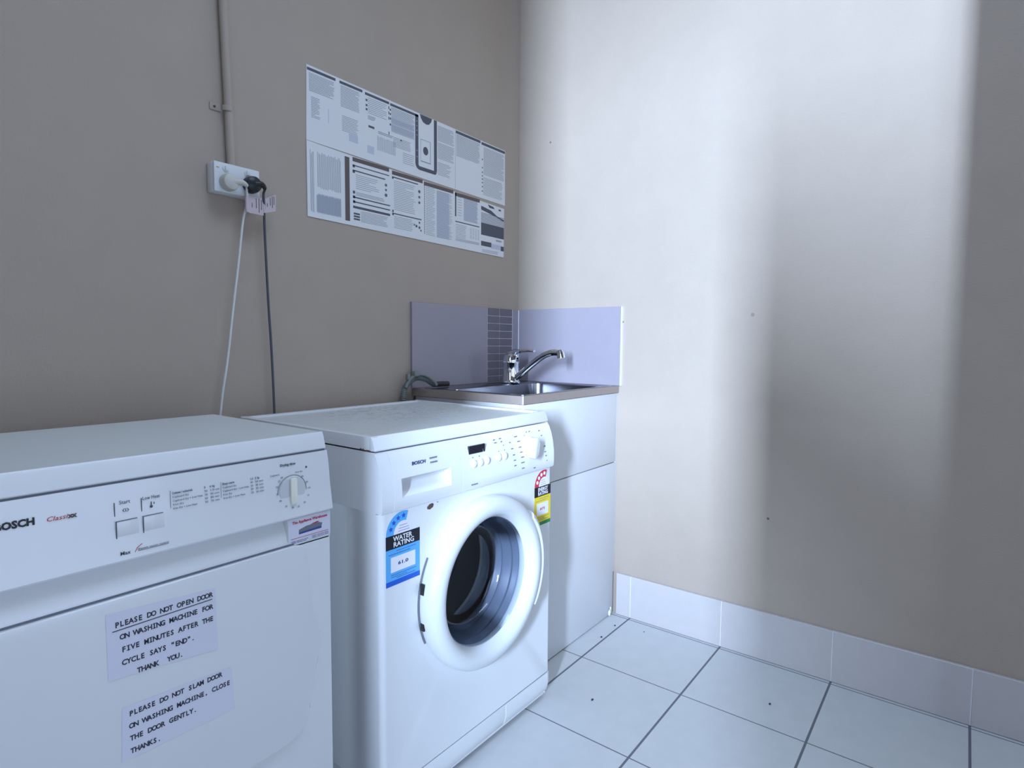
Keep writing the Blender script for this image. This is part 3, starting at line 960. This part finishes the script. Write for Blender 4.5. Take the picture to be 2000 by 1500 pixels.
# service sticker on the right end below the fascia
mb = MB(); yy = -.5634
mb.quad(-1.3955, -1.3115, .6575, .7005, yy)
stk = lab(mb.build('service_sticker', M_paper2, dy, smooth=None), 'red and blue service sticker below the dial')
mb = MB(); text(mb, 'The Appliance Warehouse', -1.388, .6915, yy - .0005, .0068, width=.070, bold=.0002)
mb.quad(-1.391, -1.316, .6655, .6662, yy - .0003)
mb.prism([(-1.352, .6845), (-1.338, .6870), (-1.334, .6855), (-1.345, .6838)], 1, yy - .0005, yy)
mb.build('red_text', M_red, stk, smooth=None)
mb = MB(); mb.prism([(-1.3755, .6715), (-1.3300, .6725), (-1.3300, .6765), (-1.3755, .6745)], 1, yy - .0004, yy)
for xa, z, l in ((-1.391, .6610, .033), (-1.389, .6585, .028), (-1.350, .6625, .034), (-1.350, .6595, .034)):
    text(mb, 'sales service hire', xa, z - .0008, yy - .0005, .0030, width=l)
mb.build('blue_text', M_blue, stk, smooth=None)
mb = MB(); mb.prism([(-1.3755, .6745), (-1.3300, .6765), (-1.3280, .6815), (-1.3360, .6845), (-1.3600, .6835), (-1.3755, .6795)], 1, yy - .0003, yy)
mb.build('grey_picture', M_inkg, stk, smooth=None)

# ------------------------------------------------------------------ notices taped to the dryer door
YN = -.5701


def skew(pts):
    return pts


def notice(name, label, corners, lines, underline=None):
    zs = [c[1] for c in corners]
    t = thing(name, label, 'notice', (sum(c[0] for c in corners) / 4, YN, min(zs)), 'paper notices on the dryer door')
    mb = MB(); mb.prism(corners, 1, YN - .0003, YN)
    mb.build('paper_sheet', M_paper2, t, smooth=None)
    mb = MB()
    for txt, x0, x1, z0, z1, sz in lines:
        n = len(txt); pitch = (x1 - x0) / n
        text(mb, txt, x0, z0, YN - .0006, sz, mono=pitch, bold=.00028, slant=(z1 - z0) / (x1 - x0))
    if underline:
        (xa, za), (xb, zb) = underline
        mb.prism([(xa, za), (xb, zb), (xb, zb + .0011), (xa, za + .0011)], 1, YN - .0007, YN - .0003)
    mb.build('typed_text', M_ink, t, smooth=None)
    return t


Sx = .0007                     # the sheets hang with a hair of tilt
notice('paper_notice', 'upper typed notice on dryer door with underlined first line, DO NOT OPEN DOOR',
       [(-1.671, .545), (-1.523, .529), (-1.525, .627), (-1.671, .638)],
       [('PLEASE DO NOT OPEN DOOR', -1.661, -1.529, .6155, .6150, .0105), ('ON WASHING MACHINE FOR', -1.655, -1.529, .5970, .5960, .0105),
        ('FIVE MINUTES AFTER THE', -1.654, -1.529, .5785, .5770, .0105), ('CYCLE SAYS "END".', -1.654, -1.557, .5600, .5580, .0105),
        ('THANK  YOU.', -1.636, -1.574, .5410, .5395, .0105)], ((-1.664, .6105), (-1.530, .6105)))
notice('paper_notice', 'lower typed notice on dryer door ending THANKS, about closing the door gently',
       [(-1.659, .422), (-1.499, .420), (-1.503, .492), (-1.656, .499)],
       [('PLEASE DO NOT SLAM DOOR', -1.648, -1.518, .4835, .4825, .0102), ('ON WASHING MACHINE, CLOSE', -1.648, -1.506, .4655, .4635, .0102),
        ('THE DOOR GENTLY.', -1.648, -1.557, .4475, .4455, .0102), ('THANKS.', -1.648, -1.608, .4290, .4275, .0102)])

# ------------------------------------------------------------------ instruction sheets on the wall
def lines(mb, x0, x1, z0, z1, n, h=.0013, ragged=.25, rnd=random):
    for i in range(n):
        z = z1 - (z1 - z0) * (i + .5) / n
        xe = x1 - (x1 - x0) * rnd.random() * ragged * (1 if i % 4 == 3 else .3)
        mb.quad(x0, xe, z - h / 2, z + h / 2, YP)


def vlines(mb, x0, x1, z0, z1, n, w=.0012):
    for i in range(n):
        x = x0 + (x1 - x0) * (i + .5) / n
        a = z0 + (z1 - z0) * random.uniform(0, .05)
        mb.quad(x - w / 2, x + w / 2, a, z1 - (z1 - z0) * random.uniform(0, .08), YP)


YP = -.0012
up_sheet = thing('instruction_sheet', 'upper printed instruction sheet, with a washing machine picture framed in black', 'poster', (-.534, 0, 1.549), 'printed instruction sheets above the machines')
mb = MB(); mb.prism([(-.977, 1.5655), (-.094, 1.5490), (-.095, 1.7605), (-.973, 1.7690)], 1, -.0011, -.0003)
mb.build('paper_sheet', M_paper, up_sheet, smooth=None)
mb = MB()
for xa, xb, z, h in ((-.9715, -.879, 1.7625, .0075), (-.8655, -.784, 1.7620, .0075), (-.7745, -.681, 1.7600, .0075), (-.6765, -.556, 1.7585, .0075),
                  (-.376, -.2425, 1.7600, .0095), (-.2365, -.0965, 1.7575, .0095)):
    mb.quad(xa, xb, z - h, z, YP)
# rounded frame with picture of the machine
mb.quad(-.5705, -.5565, 1.602, 1.757, YP); mb.quad(-.4845, -.4705, 1.592, 1.7635, YP)
n = 8
ring = [(-.5505 + .02 * math.cos(PI + PI / 2 * i / n), 1.6025 + .0205 * math.sin(PI + PI / 2 * i / n)) for i in range(n + 1)]
ring += [(-.478, 1.582), (-.4705, 1.590), (-.4845, 1.594)] + [(-.5505 + .0065 * math.cos(1.5 * PI - PI / 2 * i / n), 1.6025 + .0085 * math.sin(1.5 * PI - PI / 2 * i / n)) for i in range(n + 1)]
mb.prism(ring, 1, YP - .0003, YP)
mb.prism([(-.5495, 1.7640), (-.545, 1.752), (-.535, 1.7415), (-.5205, 1.7375), (-.507, 1.7410), (-.4975, 1.752), (-.4935, 1.7635)], 1, YP - .0003, YP)
mb.prism([(-.5235 + .0115 * math.cos(k * PI / 12), 1.6500 + .0135 * math.sin(k * PI / 12)) for k in range(24)], 1, YP - .0003, YP)
for z in (1.735, 1.722, 1.708, 1.69): mb.quad(-.6785, -.6735, z, z + .006, YP)
for z in (1.738, 1.722, 1.706, 1.66): mb.quad(-.6835, -.6805, z, z + .009, YP)
for z in (1.735, 1.72, 1.708): mb.quad(-.7725, -.7655, z, z + .006, YP)
for z in (1.722, 1.692, 1.675, 1.662, 1.650, 1.637, 1.622, 1.606): mb.quad(-.2335, -.2285, z - .03, z - .025, YP)
mb.quad(-.7625, -.7400, 1.660, 1.6665, YP); mb.quad(-.6350, -.6290, 1.6530, 1.6580, YP)
mb.build('printed_bars', M_inkd, up_sheet, smooth=None)
mb = MB()
mb.quad(-.5465, -.5455, 1.615, 1.684, YP); mb.quad(-.5025, -.5005, 1.611, 1.684, YP); mb.quad(-.5465, -.5005, 1.683, 1.6845, YP); mb.quad(-.5465, -.5005, 1.6115, 1.6145, YP)
for z in (1.735, 1.72, 1.705, 1.69, 1.64, 1.62): mb.quad(-.5660, -.5610, z, z + .004, YP - .0003)
lines(mb, -.966, -.882, 1.700, 1.750, 13); lines(mb, -.960, -.930, 1.630, 1.688, 14, ragged=.6); lines(mb, -.905, -.903, 1.63, 1.67, 12)
lines(mb, -.862, -.794, 1.690, 1.751, 15); lines(mb, -.858, -.800, 1.622, 1.668, 10, ragged=.5)
lines(mb, -.764, -.690, 1.700, 1.749, 9); lines(mb, -.764, -.735, 1.683, 1.696, 4)
lines(mb, -.672, -.574, 1.672, 1.748, 22, ragged=.15); lines(mb, -.665, -.590, 1.628, 1.660, 7, ragged=.5); lines(mb, -.625, -.575, 1.585, 1.622, 6, ragged=.4)
vlines(mb, -.730, -.655, 1.600, 1.645, 20, .0009); lines(mb, -.725, -.665, 1.651, 1.660, 2, h=.002)
lines(mb, -.466, -.385, 1.700, 1.752, 14); lines(mb, -.466, -.385, 1.640, 1.695, 14); lines(mb, -.466, -.400, 1.585, 1.630, 10, ragged=.5)
lines(mb, -.374, -.246, 1.672, 1.748, 20, ragged=.1)
lines(mb, -.224, -.100, 1.640, 1.742, 26, ragged=.15); lines(mb, -.226, -.110, 1.565, 1.632, 15)
mb.build('printed_lines', M_inkp, up_sheet, smooth=None)
mb = MB()
for (a, b, c, d) in ((-.834, -.802, 1.600, 1.622), (-.767, -.742, 1.583, 1.606)):
    mb.quad(a, b, c, d, YP)
mb.quad(-.3795, -.3775, 1.556, 1.762, YP); mb.quad(-.672, -.575, 1.700, 1.716, YP + .0001); mb.quad(-.672, -.575, 1.678, 1.694, YP + .0001)
mb.build('printed_shading', M_inkl, up_sheet, smooth=None)

lo_sheet = thing('instruction_sheet', 'lower printed instruction sheet, with a dark photo panel at its right end', 'poster', (-.538, 0, 1.347), 'printed instruction sheets above the machines')
mb = MB(); mb.prism([(-.9775, 1.3575), (-.1015, 1.3465), (-.1000, 1.5360), (-.9775, 1.5640)], 1, -.0022, -.0012)
mb.build('paper_sheet', M_paper, lo_sheet, smooth=None)
YP = -.0023
mb = MB()
for xa, xb in ((-.8235, -.684), (-.672, -.539), (-.5335, -.390), (-.3815, -.247)):
    zt = 1.5655 - (xa + .9775) * .029
    mb.quad(xa, xb, zt - .0165, zt - .0045, YP)
mb.quad(-.8515, -.8350, 1.367, 1.5520, YP)
mb.build('printed_header_bars', M_inkb, lo_sheet, smooth=None)
mb = MB()
for xa, xb, z, h in ((-.8235, -.684, 1.5345, .003), (-.8235, -.70, 1.5200, .0035), (-.8235, -.681, 1.4420, .0035), (-.8235, -.681, 1.4285, .0035), (-.8235, -.681, 1.4150, .0070),
                  (-.672, -.560, 1.5345, .0035), (-.672, -.545, 1.4210, .0035), (-.3800, -.249, 1.4440, .0035)):
    mb.quad(xa, xb, z - h, z, YP)
for z in (1.535, 1.519, 1.459, 1.445, 1.431): mb.quad(-.8235, -.8155, z - .008, z, YP)
for z in (1.534, 1.42, 1.43): mb.quad(-.672, -.666, z - .007, z, YP)
for z in (1.3950, 1.3870, 1.3790): mb.quad(-.8215, -.7990, z - .0052, z, YP)
mb.quad(-.3815, -.3750, 1.4600, 1.5420, YP)
for k in range(28): mb.quad(-.5325, -.5290, 1.3760 + k * .0058, 1.3790 + k * .0058, YP)
for cx, cz, r in ((-.697, 1.501, .006), (-.697, 1.486, .005), (-.697, 1.470, .007), (-.5545, 1.510, .007), (-.5545, 1.492, .006), (-.5545, 1.474, .006),
                  (-.5545, 1.408, .005), (-.568, 1.395, .006), (-.5545, 1.392, .006), (-.5475, 1.383, .004), (-.577, 1.398, .004)):
    mb.prism([(cx + r * (1 if k % 2 else .55) * math.cos(k * PI / 5), cz + r * (1 if k % 2 else .55) * math.sin(k * PI / 5)) for k in range(10)], 1, YP - .0003, YP)
# dark photo panel
mb.quad(-.2385, -.1015, 1.4165, 1.4620, YP)
mb.quad(-.2385, -.1780, 1.3760, 1.3935, YP); mb.quad(-.1200, -.1015, 1.3700, 1.3880, YP)
mb.prism([(-.2385, 1.5230), (-.1800, 1.5150), (-.1400, 1.4980), (-.1015, 1.4920), (-.1015, 1.4850), (-.1500, 1.4960), (-.2385, 1.5090)], 1, YP - .0003, YP)
mb.prism([(-.200, 1.5350), (-.166, 1.5310), (-.160, 1.5235), (-.190, 1.5240)], 1, YP - .0003, YP)
mb.quad(-.135, -.120, 1.522, 1.528, YP)
mb.build('printed_bars', M_inkd, lo_sheet, smooth=None)
mb = MB()
lines(mb, -.2385, -.1015, 1.463, 1.500, 7, h=.0028, ragged=0)
text(mb, 'BOSCH', -.150, 1.4035, YP - .0005, .0075, width=.034, bold=.0003)
vlines(mb, -.968, -.955, 1.37, 1.545, 4); vlines(mb, -.945, -.865, 1.440, 1.542, 22, .0012); vlines(mb, -.948, -.866, 1.372, 1.425, 30, .0016)
lines(mb, -.812, -.725, 1.465, 1.510, 8, ragged=.5); lines(mb, -.812, -.700, 1.446, 1.458, 3); lines(mb, -.795, -.690, 1.370, 1.404, 8, ragged=.2)
lines(mb, -.664, -.570, 1.430, 1.525, 17, ragged=.5); lines(mb, -.664, -.580, 1.373, 1.413, 8, ragged=.5)
lines(mb, -.5245, -.480, 1.372, 1.535, 30, ragged=.4); lines(mb, -.473, -.395, 1.372, 1.532, 34, ragged=.4)
lines(mb, -.368, -.345, 1.462, 1.535, 8, ragged=.6); lines(mb, -.335, -.255, 1.452, 1.532, 18, ragged=.3)
lines(mb, -.378, -.320, 1.385, 1.435, 9, ragged=.4)
for c in range(4): lines(mb, -.300 + c * .014, -.292 + c * .014, 1.392, 1.432, 8, ragged=0)
lines(mb, -.378, -.249, 1.374, 1.384, 3, ragged=0); lines(mb, -.232, -.135, 1.352, 1.364, 3)
mb.build('printed_lines', M_inkp, lo_sheet, smooth=None)
mb = MB(); mb.quad(-.945, -.866, 1.372, 1.426, YP + .0001); mb.quad(-.473, -.412, 1.372, 1.532, YP + .0001); mb.quad(-.335, -.262, 1.452, 1.532, YP + .0001)
mb.quad(-.178, -.120, 1.3725, 1.3905, YP); mb.build('printed_shading', M_inkl, lo_sheet, smooth=None)

# ------------------------------------------------------------------ conduit, outlet, plugs, tags
cp = thing('conduit_pipe', 'beige painted conduit pipe running down the wall to the power outlet', 'pipe', (-1.196, -.012, 1.43))
mb = MB(); mb.tube([(-1.1955, -.0125, 1.43), (-1.2030, -.0125, 1.70), (-1.232, -.0125, 2.699)], .0100, 20)
mb.build('pipe', M_wl, cp)
mb = MB()
mb.tube([(-1.2025 + .0115 * math.cos(a), -.0125 - .0115 * math.sin(a), 1.575) for a in [PI * i / 12 for i in range(13)]], .0012, 6)
for v in mb.bm.verts: v.co.z = 1.575 + (v.co.z - 1.575) * 6
mb.box(-1.240, -1.212, -.003, -.0003, 1.5665, 1.5835, bev=.001)
sd = mb.build('saddle_clip', M_wl, cp)
mb = MB(); mb.lathe([(.003, -.003), (.0028, -.0045), (0, -.005)], (-1.229, 1.575), n=14)
mb.build('screw', M_rubber, sd)

po = thing('power_outlet', 'white double power outlet on a mounting block below the conduit', 'power outlet', (-1.193, 0, 1.366))
mb = MB()
mb.box(-1.2510, -1.1365, -.030, -.0005, 1.3655, 1.4370, bev=.003)
mb.build('mounting_block', M_plastic, po)
mb = MB(); mb.box(-1.2505, -1.1370, -.0375, -.0305, 1.3660, 1.4365, bev=.002)
mb.build('face_plate', M_plastic, po)
for x, z in ((-1.222, 1.4235), (-1.168, 1.4240)):
    mb = MB(); mb.lathe([(.0085, -.0374), (.0085, -.039), (.0075, -.0395), (.0, -.0395)], (x, z), n=20)
    mb.box(x - .0035, x + .0035, -.0425, -.039, z - .0055, z + .0055, bev=.001)
    mb.build('switch', M_plastic, po)
mb = MB(); mb.quad(-1.2455, -1.2385, 1.4215, 1.4235, -.0375); mb.quad(-1.1495, -1.1425, 1.4170, 1.4190, -.0375)
mb.build('switch_mark', M_orange, po, smooth=None)


def cord(name, label, m, plugm, px, pz, path, r, plug_dir):
    t = thing(name, label, 'cable', (path[-1][0], path[-1][1], path[-1][2]))
    mb = MB()
    mb.lathe([(0, -.0385), (.0205, -.0385), (.0205, -.052), (.0185, -.060), (.012, -.0645), (0, -.0650)], (px, pz), n=32)
    P_ = smoothpts([(px, -.056, pz), (px + plug_dir[0] * .6, -.062, pz + .002), (px + plug_dir[0], -.058, pz + plug_dir[1])], 6)
    mb.tube(P_, lambda q: .0095 - .005 * q, 12)
    mb.build('plug', plugm, t)
    mb = MB(); mb.tube(smoothpts([P_[-1]] + path, 8), r, 10); mb.build('cable', m, t)
    return t


cw = cord('appliance_cable', 'white power cord with cream plug hanging behind the dryer', M_cordw, M_plugw, -1.219, 1.390,
          [(-1.178, -.050, 1.383), (-1.175, -.045, 1.350), (-1.180, -.032, 1.305), (-1.193, -.030, 1.20), (-1.209, -.030, 1.09), (-1.226, -.030, .965), (-1.247, -.030, .835), (-1.27, -.034, .60), (-1.285, -.05, .35)], .0028, (.038, -.002))
cb = cord('appliance_cable', 'dark grey power cord with black plug hanging behind the washing machine', M_cordb, M_black, -1.162, 1.396,
          [(-1.134, -.050, 1.378), (-1.1285, -.042, 1.350), (-1.123, -.032, 1.305), (-1.119, -.030, 1.20), (-1.115, -.030, 1.09), (-1.110, -.030, .99), (-1.1045, -.028, .84), (-1.10, -.028, .60), (-1.095, -.028, .35)], .0031, (.028, -.006))


def cable_tag(parent, x0, x1, z0, z1, tilt, y):
    mb = MB(); mb.prism([(x0, z0), (x1, z0 + tilt * .6), (x1 + (-.004 if not tilt else .001), z1 + tilt), (x0, z1)], 1, y - .0004, y)
    t = lab(mb.build('cable_tag', M_pink, parent, smooth=None), 'pale pink test tag')
    mb = MB()
    W = x1 - x0
    for f, a, b in ((.30, .35, .62), (.55, .35, .92), (.72, .12, .95), (.86, .30, .9)):
        xx = x0 + W * f
        mb.box(xx - .0009, xx + .0009, y - .0007, y - .0003, z0 + (z1 - z0) * a + tilt * f, z0 + (z1 - z0) * b + tilt * f)
    mb.build('tag_text', M_inkb, t, smooth=None)
    mb = MB(); mb.tube([(x0, y, z0 + .001), (x0, y, z1 - .001)], .0042, 12); mb.build('sleeve', M_pink, t)


cable_tag(cw, -1.1765, -1.1330, 1.3260, 1.3680, 0, -.047)
cable_tag(cb, -1.1300, -1.0970, 1.3330, 1.3680, .018, -.042)

# ------------------------------------------------------------------ drain hose over the bench
dh = thing('drain_hose', 'grey ribbed drain hose hooked over the left end of the benchtop', 'hose', (-.65, -.024, .3))
HY = -.024
path = smoothpts([(-.652, HY, .30), (-.652, HY, .60), (-.6515, HY, .78), (-.6480, HY, .845), (-.6360, HY - .004, .872), (-.6140, HY - .012, .890), (-.5960, HY - .020, .893), (-.5720, HY - .028, .886), (-.5540, HY - .034, .874), (-.5440, HY - .038, .869)], 14)
mb = MB(); N = len(path)
mb.tube(path, lambda t: .0088 + (.0014 if int(round(t * (N - 1))) % 2 else 0), 14)
mb.build('ribbed_hose', M_hose, dh, smooth=0.4)
mb = MB()
hk = smoothpts([(-.648, HY - .010, .862), (-.632, HY - .014, .889), (-.606, HY - .024, .903), (-.580, HY - .036, .899), (-.556, HY - .044, .881), (-.5450, HY - .048, .866)], 8)
mb.tube(hk, .0052, 8)
mb.box(-.624, -.600, HY - .028, HY - .012, .897, .916, bev=.003)
mb.box(-.644, -.634, HY - .018, HY - .004, .886, .906, bev=.002)
mb.build('hook', M_hook, dh)
mb = MB(); mb.tube([(-.546, HY - .038, .8690), (-.528, HY - .040, .8690), (-.526, HY - .040, .8690), (-.486, HY - .044, .8680)], .0090, 16)
lab(mb.build('end_nozzle', M_black, dh), 'black nozzle at the end of the hose')

# ------------------------------------------------------------------ crumbs of dirt on the floor
for (x, y, r, lb) in ((-.098, -.519, .0036, 'dark crumb on the floor nearest the foot of the sink cabinet'), (-.202, -.522, .0045, 'dark crumb by the cabinet door on the narrow cut tile'),
                      (-.535, -.678, .0045, 'dark crumb on the tile right of the washing machine'), (-.242, -1.080, .0040, 'dark crumb on the second full tile along the wall'),
                      (-.076, -.621, .0025, 'faint small crumb close to the skirting, on the first tile along the wall')):
    mb = MB(); bmesh.ops.create_icosphere(mb.bm, subdivisions=1, radius=r, matrix=Matrix.Translation((x, y, r * .35)) @ Matrix.Diagonal((1.2, .8, .45, 1)))
    for v in mb.bm.verts: v.co += Vector((random.uniform(-1, 1), random.uniform(-1, 1), 0)) * r * .2
    tag(mb.build('crumb', M_dirt, smooth=None), lb, 'crumb', 'crumbs on the floor')
